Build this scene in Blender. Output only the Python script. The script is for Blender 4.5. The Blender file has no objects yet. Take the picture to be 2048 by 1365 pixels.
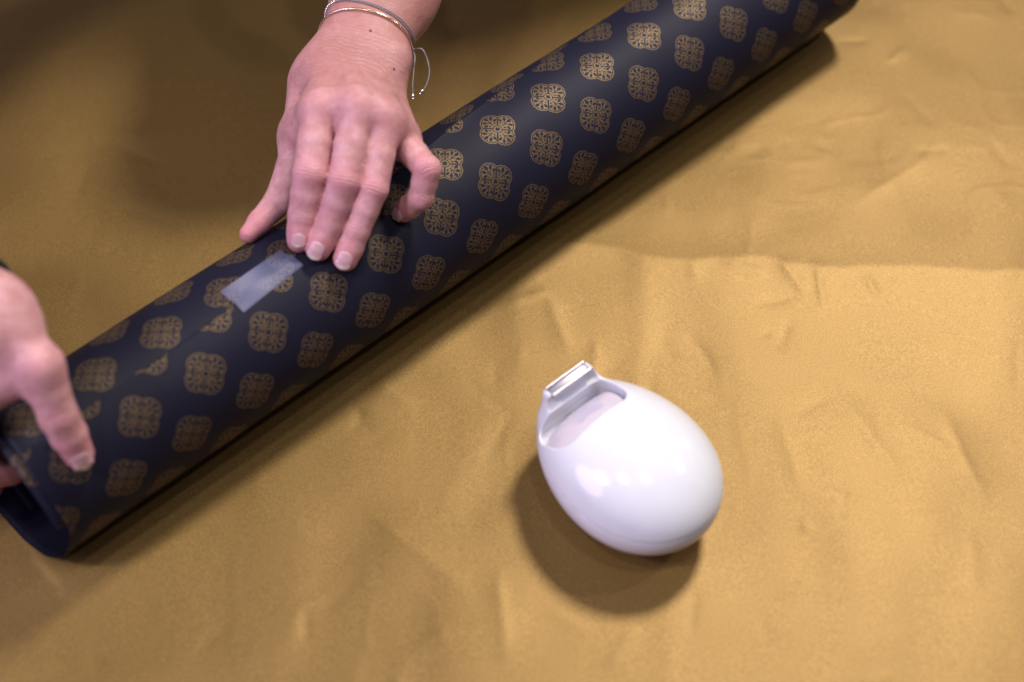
import bpy, math, random
import numpy as np
from mathutils import Vector, Matrix

random.seed(7)
rng = np.random.default_rng(11)
scene = bpy.context.scene
R_ = math.radians

# ------------------------------------------------------------------ camera
TILT = R_(54.0)
cam_d = bpy.data.cameras.new('camera')
cam_d.lens = 50.0; cam_d.sensor_width = 36.0
cam_d.clip_start = 0.02; cam_d.clip_end = 50
cam_d.dof.use_dof = True
cam_d.dof.focus_distance = 0.985
cam_d.dof.aperture_fstop = 2.4
cam_d.dof.aperture_blades = 9
cam = bpy.data.objects.new('camera', cam_d)
scene.collection.objects.link(cam)
cam.location = (0, -math.cos(TILT), math.sin(TILT))
cam.rotation_euler = (math.pi / 2 - TILT, 0, 0)
scene.camera = cam

# ------------------------------------------------------------------ world and lamps
world = bpy.data.worlds.new('World'); scene.world = world; world.use_nodes = True
wb = world.node_tree.nodes['Background']
wb.inputs[0].default_value = (0.70, 0.62, 0.95, 1); wb.inputs[1].default_value = 0.13

def lamp(name, direction, dist, size, power, color, aim=(0.0, 0.0, 0.03)):
    l = bpy.data.lights.new(name, 'AREA'); l.shape = 'DISK'; l.size = size
    l.energy = power; l.color = color
    o = bpy.data.objects.new(name, l); scene.collection.objects.link(o)
    d = Vector(direction).normalized()
    o.location = Vector(aim) + d * dist
    o.rotation_euler = d.to_track_quat('Z', 'Y').to_euler()
    return o
lamp('ceiling_lamp', (0.300, 0.465, 0.833), 3.6, 0.60, 116, (1.0, 0.93, 0.86))
lamp('ceiling_lamp', (-0.242, -0.273, 0.931), 2.1, 0.13, 7.5, (0.97, 0.93, 1.0))
lamp('ceiling_lamp', (0.121, -0.205, 0.971), 2.1, 0.13, 5.5, (0.97, 0.93, 1.0))
lamp('ceiling_lamp', (-0.589, -0.273, 0.761), 2.4, 0.32, 22, (1.0, 0.95, 0.96))
lamp('ceiling_lamp', (0.715, 0.55, 0.432), 3.6, 0.10, 5, (1.0, 0.92, 0.86))
lamp('ceiling_lamp', (0.661, 0.142, 0.737), 2.6, 0.12, 10, (1.0, 0.93, 0.88))
lamp('window_light', (-0.80, -0.30, 0.52), 2.6, 1.3, 27, (0.55, 0.44, 1.0))

scene.view_settings.view_transform = 'Standard'
scene.view_settings.look = 'None'
scene.view_settings.exposure = 0.0
scene.view_settings.gamma = 1.0
scene.render.engine = 'CYCLES'
scene.cycles.use_denoising = True
scene.cycles.max_bounces = 8

# ------------------------------------------------------------------ helpers
def link(name, me, parent=None, mat=None):
    o = bpy.data.objects.new(name, me); scene.collection.objects.link(o)
    if parent is not None: o.parent = parent
    if mat is not None and me is not None: me.materials.append(mat)
    return o
def tag(o, label=None, cat=None, group=None, kind=None):
    if label: o['label'] = label
    if cat: o['category'] = cat
    if group: o['group'] = group
    if kind: o['kind'] = kind
    return o
def empty(name, loc=(0, 0, 0), rz=0.0):
    o = bpy.data.objects.new(name, None); scene.collection.objects.link(o)
    o.location = loc; o.rotation_euler = (0, 0, rz); o.empty_display_size = 0.02
    return o
def mesh_np(name, V, Fq, smooth=True):
    me = bpy.data.meshes.new(name)
    V = np.asarray(V, np.float32); Fq = np.asarray(Fq, np.int32); k = Fq.shape[1]
    me.vertices.add(len(V)); me.vertices.foreach_set('co', V.ravel())
    me.loops.add(Fq.size); me.loops.foreach_set('vertex_index', Fq.ravel())
    me.polygons.add(len(Fq)); me.polygons.foreach_set('loop_start', np.arange(0, Fq.size, k, dtype=np.int32))
    me.polygons.foreach_set('loop_total', np.full(len(Fq), k, np.int32))
    me.update(calc_edges=True); me.validate()
    if smooth: me.polygons.foreach_set('use_smooth', np.ones(len(me.polygons), bool))
    return me
def grid_mesh(name, P, uv=None, flip=False, wrap=False):
    """P: (n, m, 3) grid of points"""
    n, m = P.shape[:2]
    ii, jj = np.meshgrid(np.arange(n - 1), np.arange(m if wrap else m - 1), indexing='ij')
    j2 = (jj + 1) % m
    a = ii * m + jj; b = (ii + 1) * m + jj; c = (ii + 1) * m + j2; d = ii * m + j2
    Fq = np.stack([a, b, c, d] if not flip else [a, d, c, b], -1).reshape(-1, 4)
    me = mesh_np(name, P.reshape(-1, 3), Fq)
    if uv is not None:
        lay = me.uv_layers.new(name='UVMap')
        idx = np.empty(len(me.loops), np.int32); me.loops.foreach_get('vertex_index', idx)
        lay.data.foreach_set('uv', uv.reshape(-1, 2)[idx].astype(np.float32).ravel())
    return me
def tube_mesh(name, pts, rad, seg=10, closed=False):
    pts = np.asarray(pts, float); n = len(pts)
    rad = np.broadcast_to(np.asarray(rad, float), (n,))
    T = (np.roll(pts, -1, 0) - np.roll(pts, 1, 0)) if closed else np.gradient(pts, axis=0)
    T /= np.linalg.norm(T, axis=1)[:, None]
    up = np.array([0.3, 0.2, 1.0]); N = np.cross(T, up); N /= np.linalg.norm(N, axis=1)[:, None]
    B = np.cross(T, N); a = np.linspace(0, 2 * np.pi, seg, endpoint=False)
    P = pts[:, None] + rad[:, None, None] * (np.cos(a)[None, :, None] * N[:, None] + np.sin(a)[None, :, None] * B[:, None])
    if closed: P = np.concatenate([P, P[:1]], 0)
    return grid_mesh(name, P, wrap=True)
def spline(pts, n):
    pts = np.asarray(pts, float); k = len(pts)
    t = np.linspace(0, k - 1, n); out = []
    for x in t:
        i = min(int(x), k - 2); f = x - i
        p0 = pts[max(i - 1, 0)]; p1 = pts[i]; p2 = pts[i + 1]; p3 = pts[min(i + 2, k - 1)]
        out.append(0.5 * ((2 * p1) + (p2 - p0) * f + (2 * p0 - 5 * p1 + 4 * p2 - p3) * f * f + (3 * p1 - p0 - 3 * p2 + p3) * f ** 3))
    return np.array(out)

# ---- implicit surfaces -> meshes (naive surface nets)
def smin(a, b, k):
    h = np.maximum(k - np.abs(a - b), 0) / k
    return np.minimum(a, b) - h * h * k * 0.25
def smax(a, b, k): return -smin(-a, -b, k)
def cone(P, a, b, ra, rb):
    a = np.asarray(a, np.float32); b = np.asarray(b, np.float32)
    ba = b - a; L2 = float(ba @ ba) + 1e-12
    t = np.clip(((P - a) @ ba) / L2, 0, 1)
    d = P - a - t[..., None] * ba
    return np.sqrt((d * d).sum(-1)) - (ra + (rb - ra) * t)
def ball(P, c, r):
    d = P - np.asarray(c, np.float32)
    return np.sqrt((d * d).sum(-1)) - r
def polygonise(f, lo, hi, h, steps=3):
    lo = np.asarray(lo, np.float32); hi = np.asarray(hi, np.float32)
    n = np.ceil((hi - lo) / h).astype(int) + 1
    # coarse pass to find the band near the surface
    c = 6; H = h * c
    nc = np.ceil((hi - lo) / H).astype(int) + 1
    ax = [lo[i] + H * (np.arange(nc[i]) + 0.5) for i in range(3)]
    G = np.stack(np.meshgrid(*ax, indexing='ij'), -1).astype(np.float32)
    Fc = f(G.reshape(-1, 3)).reshape(nc)
    F = np.repeat(np.repeat(np.repeat(Fc, c, 0), c, 1), c, 2)[:n[0], :n[1], :n[2]].astype(np.float32)
    near = np.repeat(np.repeat(np.repeat(np.abs(Fc) < H * 1.6, c, 0), c, 1), c, 2)[:n[0], :n[1], :n[2]]
    idx = np.argwhere(near)
    F[near] = f((lo + idx * h).astype(np.float32))
    S = F < 0
    cs = np.zeros([m - 1 for m in n], np.int8)
    for dx in (0, 1):
        for dy in (0, 1):
            for dz in (0, 1):
                cs += S[dx:n[0] - 1 + dx, dy:n[1] - 1 + dy, dz:n[2] - 1 + dz]
    act = (cs > 0) & (cs < 8)
    cell = np.argwhere(act)
    vid = np.full(act.shape, -1, np.int32); vid[act] = np.arange(len(cell))
    acc = np.zeros((len(cell), 3), np.float32); cnt = np.zeros(len(cell), np.float32)
    cor = [(x, y, z) for x in (0, 1) for y in (0, 1) for z in (0, 1)]
    for i, p in enumerate(cor):
        for q in cor[i + 1:]:
            if sum(abs(p[k] - q[k]) for k in range(3)) != 1: continue
            a = F[cell[:, 0] + p[0], cell[:, 1] + p[1], cell[:, 2] + p[2]]
            b = F[cell[:, 0] + q[0], cell[:, 1] + q[1], cell[:, 2] + q[2]]
            m = (a < 0) != (b < 0)
            t = np.where(m, a / np.where(m, a - b, 1), 0)
            e = np.asarray(p, np.float32) + t[:, None] * (np.asarray(q, np.float32) - np.asarray(p, np.float32))
            acc += np.where(m[:, None], e, 0); cnt += m
    V = lo + h * (cell + acc / cnt[:, None])
    faces = []
    for axis in range(3):
        sl0 = [slice(1, -1)] * 3; sl1 = [slice(1, -1)] * 3
        sl0[axis] = slice(0, n[axis] - 1); sl1[axis] = slice(1, n[axis])
        a = S[tuple(sl0)]; b = S[tuple(sl1)]
        for flip, m in ((False, a & ~b), (True, ~a & b)):
            e = np.argwhere(m)
            off = np.array([1, 1, 1]); off[axis] = 0
            e = e + off
            u, v = [(1, 2), (2, 0), (0, 1)][axis]
            def cid(du, dv):
                k = e.copy(); k[:, u] -= du; k[:, v] -= dv
                return vid[k[:, 0], k[:, 1], k[:, 2]]
            q = np.stack([cid(1, 1), cid(0, 1), cid(0, 0), cid(1, 0)], -1)
            faces.append(q[:, ::-1] if flip else q)
    Fq = np.concatenate(faces)
    eps = h * 0.35
    for _ in range(steps):
        d = f(V)
        g = np.stack([f(V + np.eye(3, dtype=np.float32)[k] * eps) - f(V - np.eye(3, dtype=np.float32)[k] * eps) for k in range(3)], -1) / (2 * eps)
        g2 = np.maximum((g * g).sum(-1), 0.25)
        V = (V - np.clip(d / g2, -h, h)[:, None] * g * 0.8).astype(np.float32)
    return V, Fq
def face_attr(me, name, val):
    a = me.attributes.new(name, 'FLOAT', 'POINT'); a.data.foreach_set('value', np.asarray(val, np.float32))

# ---- node helper
class N:
    def __init__(s, t, sock): s.t = t; s.s = sock
    def _m(s, op, *o):
        n = s.t.nodes.new('ShaderNodeMath'); n.operation = op
        for i, x in enumerate((s,) + o):
            if isinstance(x, N): s.t.links.new(x.s, n.inputs[i])
            else: n.inputs[i].default_value = x
        return N(s.t, n.outputs[0])
    def __add__(s, o): return s._m('ADD', o)
    def __sub__(s, o): return s._m('SUBTRACT', o)
    def __mul__(s, o): return s._m('MULTIPLY', o)
    def __truediv__(s, o): return s._m('DIVIDE', o)
    def abs(s): return s._m('ABSOLUTE')
    def floor(s): return s._m('FLOOR')
    def max(s, o): return s._m('MAXIMUM', o)
    def min(s, o): return s._m('MINIMUM', o)
    def lt(s, o): return s._m('LESS_THAN', o)
    def gt(s, o): return s._m('GREATER_THAN', o)
    def sqrt(s): return s._m('SQRT')
    def sin(s): return s._m('SINE')
    def inv(s): return s._m('MULTIPLY_ADD', -1.0, 1.0)
    def hyp(s, o): return (s * s + o * o).sqrt()
    def soft(s, lo, hi):
        n = s.t.nodes.new('ShaderNodeMapRange'); n.interpolation_type = 'SMOOTHSTEP'
        s.t.links.new(s.s, n.inputs[0]); n.inputs[1].default_value = lo; n.inputs[2].default_value = hi
        return N(s.t, n.outputs[0])
def material(name):
    m = bpy.data.materials.new(name); m.use_nodes = True
    t = m.node_tree; b = t.nodes['Principled BSDF']
    return m, t, b
def sets(b, **k):
    for n, v in k.items():
        n = n.replace('_', ' ')
        b.inputs[n].default_value = v
def tex(t, kind, scale, coord, **k):
    n = t.nodes.new('ShaderNodeTex' + kind)
    if 'Scale' in n.inputs: n.inputs['Scale'].default_value = scale
    for a, v in k.items(): n.inputs[a].default_value = v
    if coord is not None: t.links.new(coord, n.inputs['Vector'])
    return n
def mixc(t, fac, a, b, blend='MIX'):
    n = t.nodes.new('ShaderNodeMix'); n.data_type = 'RGBA'; n.blend_type = blend
    for sock, v in ((n.inputs[0], fac), (n.inputs[6], a), (n.inputs[7], b)):
        if isinstance(v, N): t.links.new(v.s, sock)
        elif isinstance(v, bpy.types.NodeSocket): t.links.new(v, sock)
        elif isinstance(v, (int, float)): sock.default_value = v
        else: sock.default_value = (*v, 1) if len(v) == 3 else v
    return n.outputs[2]
def coord(t, what='Object'):
    return t.nodes.new('ShaderNodeTexCoord').outputs[what]
def bump(t, b, height, strength, dist, prev=None):
    n = t.nodes.new('ShaderNodeBump'); n.inputs['Strength'].default_value = strength; n.inputs['Distance'].default_value = dist
    t.links.new(height.s if isinstance(height, N) else height, n.inputs['Height'])
    if prev is not None: t.links.new(prev, n.inputs['Normal'])
    t.links.new(n.outputs[0], b.inputs['Normal'])
    return n.outputs[0]

# ------------------------------------------------------------------ roll geometry constants (metres)
PHI = 0.7315132387538354
AX = np.array([math.cos(PHI), math.sin(PHI), 0.0])          # along the roll
NR = np.array([math.sin(PHI), -math.cos(PHI), 0.0])         # across it, towards the viewer
O = np.array([-0.03302, 0.09526, 0.05242])
RAD = 0.051224
LAT = dict(a=0.047509307145787556, b=-0.025486230462712204, c=0.02925736540811559, u0=-0.2871739442009556, s0=0.03777038538245897)
U0, U1 = -0.3565, 0.374
RIM_A = [-180, -90, -30, 30, 85, 103, 137, 150, 165, 178, 206, 270, 330, 400]
RIM_U = [-0.372, -0.366, -0.358, -0.3568, -0.3560, -0.361, -0.369, -0.372, -0.374, -0.3757, -0.3776, -0.378, -0.370, -0.360]
def rim(a): return np.interp((np.degrees(a) + 90) % 360 - 90, RIM_A, RIM_U)
def on_roll(u, ang, r):
    u = np.asarray(u)[..., None]; ang = np.asarray(ang)[..., None]; r = np.asarray(r)[..., None]
    return O + u * AX + r * (np.cos(ang) * np.array([0, 0, 1.0]) + np.sin(ang) * NR)
SEAM_U = [-0.37, -0.277, -0.220, -0.145, -0.006, 0.051, 0.20, 0.37]
SEAM_A = [20.5, 17.5, 14.5, 7.5, -13.5, -20.5, -38.0, -58.0]
def seam(u): return np.radians(np.interp(u, SEAM_U, SEAM_A))

# ------------------------------------------------------------------ materials
def gold_paper_mat():
    m, t, b = material('gold_paper')
    co = coord(t)
    big = tex(t, 'Noise', 9.0, co, Detail=4.0, Roughness=0.6)
    fib = tex(t, 'Noise', 950.0, co, Detail=4.0, Roughness=0.8)
    fl = N(t, fib.outputs[0]).soft(0.35, 0.68)
    c1 = mixc(t, fl, (0.165, 0.096, 0.023), (0.290, 0.177, 0.051))
    c2 = mixc(t, N(t, big.outputs[0]).soft(0.3, 0.7) * 0.2, c1, (0.255, 0.150, 0.041))
    t.links.new(c2, b.inputs['Base Color'])
    sets(b, Metallic=0.55, Roughness=0.47)
    sp = tex(t, 'Noise', 2400.0, co, Detail=2.0, Roughness=0.7)
    n1 = bump(t, b, fib.outputs[0], 0.20, 0.0004)
    bump(t, b, sp.outputs[0], 0.18, 0.0003, n1)
    return m
def navy_paper_mat():
    m, t, b = material('navy_printed_paper')
    uv = t.nodes.new('ShaderNodeUVMap').outputs[0]
    wob = tex(t, 'Noise', 420.0, uv, Detail=2.0)
    sx = t.nodes.new('ShaderNodeSeparateXYZ'); t.links.new(uv, sx.inputs[0])
    wv = t.nodes.new('ShaderNodeSeparateColor'); t.links.new(wob.outputs['Color'], wv.inputs[0])
    u = N(t, sx.outputs[0]) + (N(t, wv.outputs[0]) - 0.5) * 0.0011
    s = N(t, sx.outputs[1]) + (N(t, wv.outputs[1]) - 0.5) * 0.0011
    s = (s - LAT['s0'])
    j = (s / LAT['c'] + 0.5).floor()
    y = s - j * LAT['c']
    x = u - LAT['u0'] - j * LAT['b']
    i = (x / LAT['a'] + 0.5).floor()
    x = x - i * LAT['a']
    x = x * 1000.0; y = y * 1000.0                        # millimetres in one medallion
    ca, sa = math.cos(R_(4)), math.sin(R_(4))
    xr = x * ca - y * sa; yr = x * sa + y * ca
    p = xr.abs(); q = yr.abs()
    X = p.max(q); Y = p.min(q)
    d = (X - 6.2).hyp(Y) - 7.9                            # quatrefoil outline
    gap_break = ((xr * 0.83 + yr * 0.55).abs() - 10.9).abs().gt(0.0)
    outline = d.lt(0.0) * d.gt(-0.75)
    fill = d.lt(-1.35)
    def leaf(cx, cy, ang, L, W):
        c, s_ = math.cos(R_(ang)), math.sin(R_(ang))
        xx = (X - cx) * c + (Y - cy) * s_
        yy = (Y - cy) * c - (X - cx) * s_
        return ((xx / L) * (xx / L) + (yy / W).abs()).lt(1.0)
    def line(cx, cy, ang, L, W):
        c, s_ = math.cos(R_(ang)), math.sin(R_(ang))
        xx = (X - cx) * c + (Y - cy) * s_
        yy = (Y - cy) * c - (X - cx) * s_
        return xx.abs().lt(L) * yy.abs().lt(W)
    dark = leaf(11.0, 0.0, 0, 1.9, 1.25)
    dark = dark.max(leaf(9.6, 3.1, 42, 1.9, 1.05)).max(leaf(6.8, 4.1, 88, 1.7, 1.0))
    dark = dark.max(line(7.2, 0.0, 0, 2.6, 0.32)).max(line(8.0, 1.55, 42, 1.9, 0.25))
    dark = dark.max(leaf(5.0, 2.3, 60, 0.9, 0.55)).max(leaf(12.2, 2.2, 20, 0.6, 0.4))
    rad = p.hyp(q)
    star = (p + q).lt(1.9)
    dark = dark.max(star).max(rad.gt(2.75) * rad.lt(3.3))
    dark = dark.max((X - Y).lt(0.75) * rad.gt(3.0))
    speck = tex(t, 'Noise', 1500.0, uv, Detail=2.0, Roughness=0.7)
    wear = N(t, speck.outputs[0]).soft(0.30, 0.42)
    ink = outline.max(fill * dark.inv()) * wear
    grain = tex(t, 'Noise', 2200.0, uv, Detail=2.0)
    navy = mixc(t, N(t, grain.outputs[0]), (0.0074, 0.0073, 0.0165), (0.0110, 0.0107, 0.0245))
    gold = mixc(t, N(t, speck.outputs[0]).soft(0.35, 0.7), (0.080, 0.056, 0.033), (0.165, 0.110, 0.057))
    t.links.new(mixc(t, ink, navy, gold), b.inputs['Base Color'])
    t.links.new((ink * 0.45).s, b.inputs['Metallic'])
    t.links.new((ink * -0.08 + 0.58).s, b.inputs['Roughness'])
    sets(b, Specular_IOR_Level=0.18)
    bump(t, b, grain.outputs[0], 0.08, 0.0003)
    return m
def navy_back_mat():
    m, t, b = material('navy_paper_back')
    g = tex(t, 'Noise', 1500.0, coord(t), Detail=2.0)
    t.links.new(mixc(t, N(t, g.outputs[0]), (0.0018, 0.0020, 0.0058), (0.003, 0.0034, 0.009)), b.inputs['Base Color'])
    sets(b, Roughness=0.7, Specular_IOR_Level=0.12)
    return m
def plastic_mat(name, col, rough):
    m, t, b = material(name)
    g = tex(t, 'Noise', 60.0, coord(t), Detail=3.0)
    t.links.new(mixc(t, N(t, g.outputs[0]).soft(0.3, 0.7), col, tuple(c * 0.97 for c in col)), b.inputs['Base Color'])
    sets(b, Roughness=rough, Coat_Weight=0.25, Coat_Roughness=0.04, Subsurface_Weight=0.06, Subsurface_Scale=0.004)
    return m
def metal_mat(name, col, rough):
    m, t, b = material(name)
    g = tex(t, 'Noise', 900.0, coord(t), Detail=2.0)
    t.links.new((N(t, g.outputs[0]) * 0.15 + rough).s, b.inputs['Roughness'])
    sets(b, Base_Color=(*col, 1), Metallic=1.0)
    return m
def skin_mat():
    m, t, b = material('skin')
    co = coord(t)
    def att(n):
        a = t.nodes.new('ShaderNodeAttribute'); a.attribute_name = n; return N(t, a.outputs['Fac'])
    mott = tex(t, 'Noise', 130.0, co, Detail=5.0, Roughness=0.65)
    fine = tex(t, 'Noise', 900.0, co, Detail=2.0)
    base = mixc(t, N(t, mott.outputs[0]).soft(0.3, 0.72), (0.50, 0.235, 0.230), (0.65, 0.355, 0.370))
    red = mixc(t, att('red'), base, (0.60, 0.220, 0.245))
    tan = mixc(t, att('tan'), red, (0.34, 0.138, 0.095))
    c = mixc(t, N(t, fine.outputs[0]).soft(0.62, 0.75) * 0.25, tan, (0.34, 0.13, 0.09))
    warp = tex(t, 'Noise', 70.0, co, Detail=3.0)
    ph = att('wrt') + (N(t, warp.outputs[0]) - 0.5) * 17.0
    wr = ph.sin() * att('wrm') * N(t, mott.outputs[0]).soft(0.25, 0.6)
    c = mixc(t, (wr * -1.0).soft(0.25, 0.9) * 0.55, c, (0.30, 0.105, 0.075))  # shade of the wrinkle grooves also mixed into the colour
    t.links.new(c, b.inputs['Base Color'])
    sets(b, Roughness=0.47, Specular_IOR_Level=0.42, Subsurface_Weight=0.18, Subsurface_Scale=0.006)
    b.inputs['Subsurface Radius'].default_value = (1.0, 0.35, 0.2)
    n1 = bump(t, b, wr, 0.75, 0.0005)
    vor = tex(t, 'Voronoi', 1300.0, co)
    n2 = bump(t, b, vor.outputs['Distance'], 0.30, 0.0005, n1)
    bump(t, b, mott.outputs[0], 0.45, 0.0016, n2)
    return m
def nail_mat():
    m, t, b = material('nail')
    uv = t.nodes.new('ShaderNodeUVMap').outputs[0]
    sx = t.nodes.new('ShaderNodeSeparateXYZ'); t.links.new(uv, sx.inputs[0])
    v = N(t, sx.outputs[1])
    c = mixc(t, v.soft(0.72, 0.90), (0.60, 0.34, 0.36), (0.74, 0.57, 0.48))
    c = mixc(t, v.soft(0.22, 0.05) * 0.5, c, (0.64, 0.42, 0.44))
    t.links.new(c, b.inputs['Base Color'])
    sets(b, Roughness=0.28, Subsurface_Weight=0.1, Subsurface_Scale=0.002)
    return m
def cloth_mat(name, c0, c1, scale):
    m, t, b = material(name)
    g = tex(t, 'Noise', scale, coord(t), Detail=4.0)
    t.links.new(mixc(t, N(t, g.outputs[0]).soft(0.3, 0.7), c0, c1), b.inputs['Base Color'])
    sets(b, Roughness=0.85)
    bump(t, b, g.outputs[0], 0.5, 0.001)
    return m
def tape_mat(name='matte_tape', fac=0.11):
    m, t, b = material(name)
    g = tex(t, 'Noise', 28.0, coord(t), Detail=2.0)
    t.links.new(mixc(t, N(t, g.outputs[0]).soft(0.35, 0.7), (0.34, 0.38, 0.62), (0.48, 0.48, 0.66)), b.inputs['Base Color'])
    sets(b, Roughness=0.4, Specular_IOR_Level=0.4)
    tr = t.nodes.new('ShaderNodeBsdfTransparent'); tr.inputs[0].default_value = (0.97, 0.97, 1, 1)
    mx = t.nodes.new('ShaderNodeMixShader')
    t.links.new((N(t, g.outputs[0]).soft(0.3, 0.75) * 0.12 + fac).s, mx.inputs[0])
    t.links.new(tr.outputs[0], mx.inputs[1]); t.links.new(b.outputs[0], mx.inputs[2])
    t.links.new(mx.outputs[0], t.nodes['Material Output'].inputs[0])
    bump(t, b, g.outputs[0], 0.2, 0.0008)
    return m
GOLD = gold_paper_mat(); NAVY = navy_paper_mat(); NAVYB = navy_back_mat()
WHITE = plastic_mat('white_plastic', (0.73, 0.735, 0.765), 0.13)
INNER = plastic_mat('inner_plastic', (0.56, 0.50, 0.54), 0.35)
STEEL = metal_mat('steel', (0.80, 0.78, 0.80), 0.22)
STEEL_DARK = metal_mat('dark_reflection_steel', (0.26, 0.24, 0.28), 0.35)  # same steel for the plate, its dark reflection put into the colour
BRASS = metal_mat('gold_metal', (0.90, 0.74, 0.52), 0.14)
SILVER = metal_mat('silver', (0.85, 0.83, 0.80), 0.18)
SKIN = skin_mat(); NAIL = nail_mat(); TAPE = tape_mat()
CORD = cloth_mat('grey_cord', (0.20, 0.175, 0.19), (0.30, 0.27, 0.29), 1500)
BLACK = cloth_mat('black_elastic', (0.006, 0.006, 0.007), (0.014, 0.013, 0.014), 1200)
KNIT = cloth_mat('dark_knit', (0.02, 0.02, 0.025), (0.035, 0.034, 0.04), 400)
HAIR = cloth_mat('brown_hair', (0.03, 0.018, 0.010), (0.06, 0.036, 0.02), 300)
MOLE = cloth_mat('mole_skin', (0.14, 0.05, 0.04), (0.20, 0.08, 0.06), 900)

# ------------------------------------------------------------------ the table and its gold paper
def vnoise(X, Y, s, seed):
    r = np.random.default_rng(seed); T = r.random((256, 256))
    x = X * s + 57.3; y = Y * s + 91.7
    xi = np.floor(x).astype(int); yi = np.floor(y).astype(int); fx = x - xi; fy = y - yi
    fx = fx ** 3 * (fx * (6 * fx - 15) + 10); fy = fy ** 3 * (fy * (6 * fy - 15) + 10)
    g = lambda a, b: T[a % 256, b % 256]
    return (g(xi, yi) * (1 - fx) + g(xi + 1, yi) * fx) * (1 - fy) + (g(xi, yi + 1) * (1 - fx) + g(xi + 1, yi + 1) * fx) * fy - 0.5
def paper_height(X, Y):
    wx = X + 0.03 * vnoise(X, Y, 9, 5); wy = Y + 0.03 * vnoise(X, Y, 9, 6)
    Z = 0.0045 * vnoise(wx, wy, 7, 1) + 0.0016 * vnoise(wx * 1.3, wy, 17, 2)
    rid = lambda n: 1 - np.minimum(np.abs(n) * 9, 1)
    m1 = np.clip(vnoise(X, Y, 5, 21) * 3 + 0.35, 0, 1)
    Z += 0.0003 * rid(vnoise(wx, wy * 0.7, 13, 3)) * m1
    Z += 0.00015 * rid(vnoise(wx * 0.8, wy, 27, 4)) * np.clip(vnoise(X, Y, 7, 22) * 3 + 0.2, 0, 1)
    Z += 0.00010 * rid(vnoise(wx, wy, 60, 8)) * np.clip(vnoise(X, Y, 8, 23) * 3 + 0.1, 0, 1)
    # the long soft ridge right of the roll, shaped to shade the paper beyond, with tucks
    for cx, x0, x1, y0, y1, amp, w1, w2 in SHADE_RIDGES:
        t = np.clip((X - x0) / (x1 - x0), 0, 1)
        yc = y0 + (y1 - y0) * t + 0.010 * vnoise(X, Y * 0, 14, 31) + 0.007 * vnoise(X, Y * 0, 37, 32)
        e = np.clip(np.minimum((X - x0) / 0.05, (x1 - X) / 0.05), 0, 1); e = e * e * (3 - 2 * e)
        dd = Y - yc
        Z += e * amp * np.where(dd < 0, np.exp(-np.abs(dd) / w1), np.exp(-np.abs(dd) / w2))
    for x0, y0, x1, y1, amp, w in CREASES:
        d = np.array([x1 - x0, y1 - y0]); L = np.hypot(*d); d /= L
        t = (X - x0) * d[0] + (Y - y0) * d[1]; q = -(X - x0) * d[1] + (Y - y0) * d[0]
        q = q + 0.004 * vnoise(X, Y, 45, 41)
        e = np.clip(np.minimum(t, L - t) / (0.35 * L), 0, 1); e = e * e * (3 - 2 * e)
        Z += 0.6 * amp * e * np.exp(-np.abs(q) / w)
    return Z
SHADE_RIDGES = [(0, -0.03, 0.75, 0.088, 0.030, 0.0046, 0.048, 0.075)]
CREASES = [(0.195, 0.075, 0.215, 0.035, 0.0016, 0.004), (0.225, 0.075, 0.222, 0.02, 0.0013, 0.003),
           (0.150, 0.072, 0.190, 0.058, 0.0012, 0.004), (0.255, 0.060, 0.262, 0.034, 0.0016, 0.003),
           (0.02, 0.055, 0.045, -0.02, 0.0014, 0.008), (-0.01, 0.03, 0.03, 0.045, 0.0012, 0.004),
           (0.06, 0.01, 0.05, -0.06, 0.0010, 0.006), (0.22, -0.04, 0.26, -0.12, 0.0014, 0.007),
           (0.29, -0.05, 0.31, -0.14, 0.0012, 0.005), (0.18, -0.06, 0.19, -0.13, 0.0009, 0.006),
           (-0.34, 0.205, -0.26, 0.165, -0.0022, 0.007), (-0.37, 0.24, -0.28, 0.19, 0.0018, 0.010),
           (-0.30, 0.13, -0.24, 0.10, -0.0015, 0.006), (-0.10, -0.13, -0.02, -0.20, 0.0012, 0.010),
           (-0.01, -0.17, 0.0, -0.25, 0.0012, 0.006), (0.33, 0.18, 0.25, 0.12, 0.0012, 0.010)]
for _ in range(150):
    x0, y0 = rng.uniform(-0.45, 0.42), rng.uniform(-0.28, 0.36)
    ang = rng.choice([rng.normal(1.45, 0.35), rng.uniform(0, 3.14)]); L = rng.uniform(0.015, 0.065)
    CREASES.append((x0, y0, x0 + L * math.cos(ang), y0 + L * math.sin(ang), rng.choice([-1, 1]) * rng.uniform(0.0003, 0.0009), rng.uniform(0.0016, 0.0045)))
gx = np.arange(-0.95, 0.9501, 0.0026); gy = np.arange(-0.55, 0.9501, 0.0026)
X, Y = np.meshgrid(gx, gy, indexing='ij')
Zp = paper_height(X, Y)
# the roll and the dispenser press the sheet flat where they stand
dr = np.abs((X - O[0]) * NR[0] + (Y - O[1]) * NR[1])
du = (X - O[0]) * AX[0] + (Y - O[1]) * AX[1]
k = np.clip((dr - 0.012) / 0.05, 0, 1); inside = (du > U0 - 0.02) & (du < U1 + 0.02)
k = np.where(inside, k * k * (3 - 2 * k), 1)
EGG = np.array([0.07202, -0.12196])
de = np.hypot(X - EGG[0], Y - EGG[1]); ke = np.clip((de - 0.03) / 0.05, 0, 1); ke = ke * ke * (3 - 2 * ke)
Zp = Zp * k * ke
tab = link('table_cover', grid_mesh('table_cover', np.stack([X, Y, Zp], -1)), mat=GOLD)
tag(tab, 'crumpled gold wrapping paper spread over the whole table', kind='structure')

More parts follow.
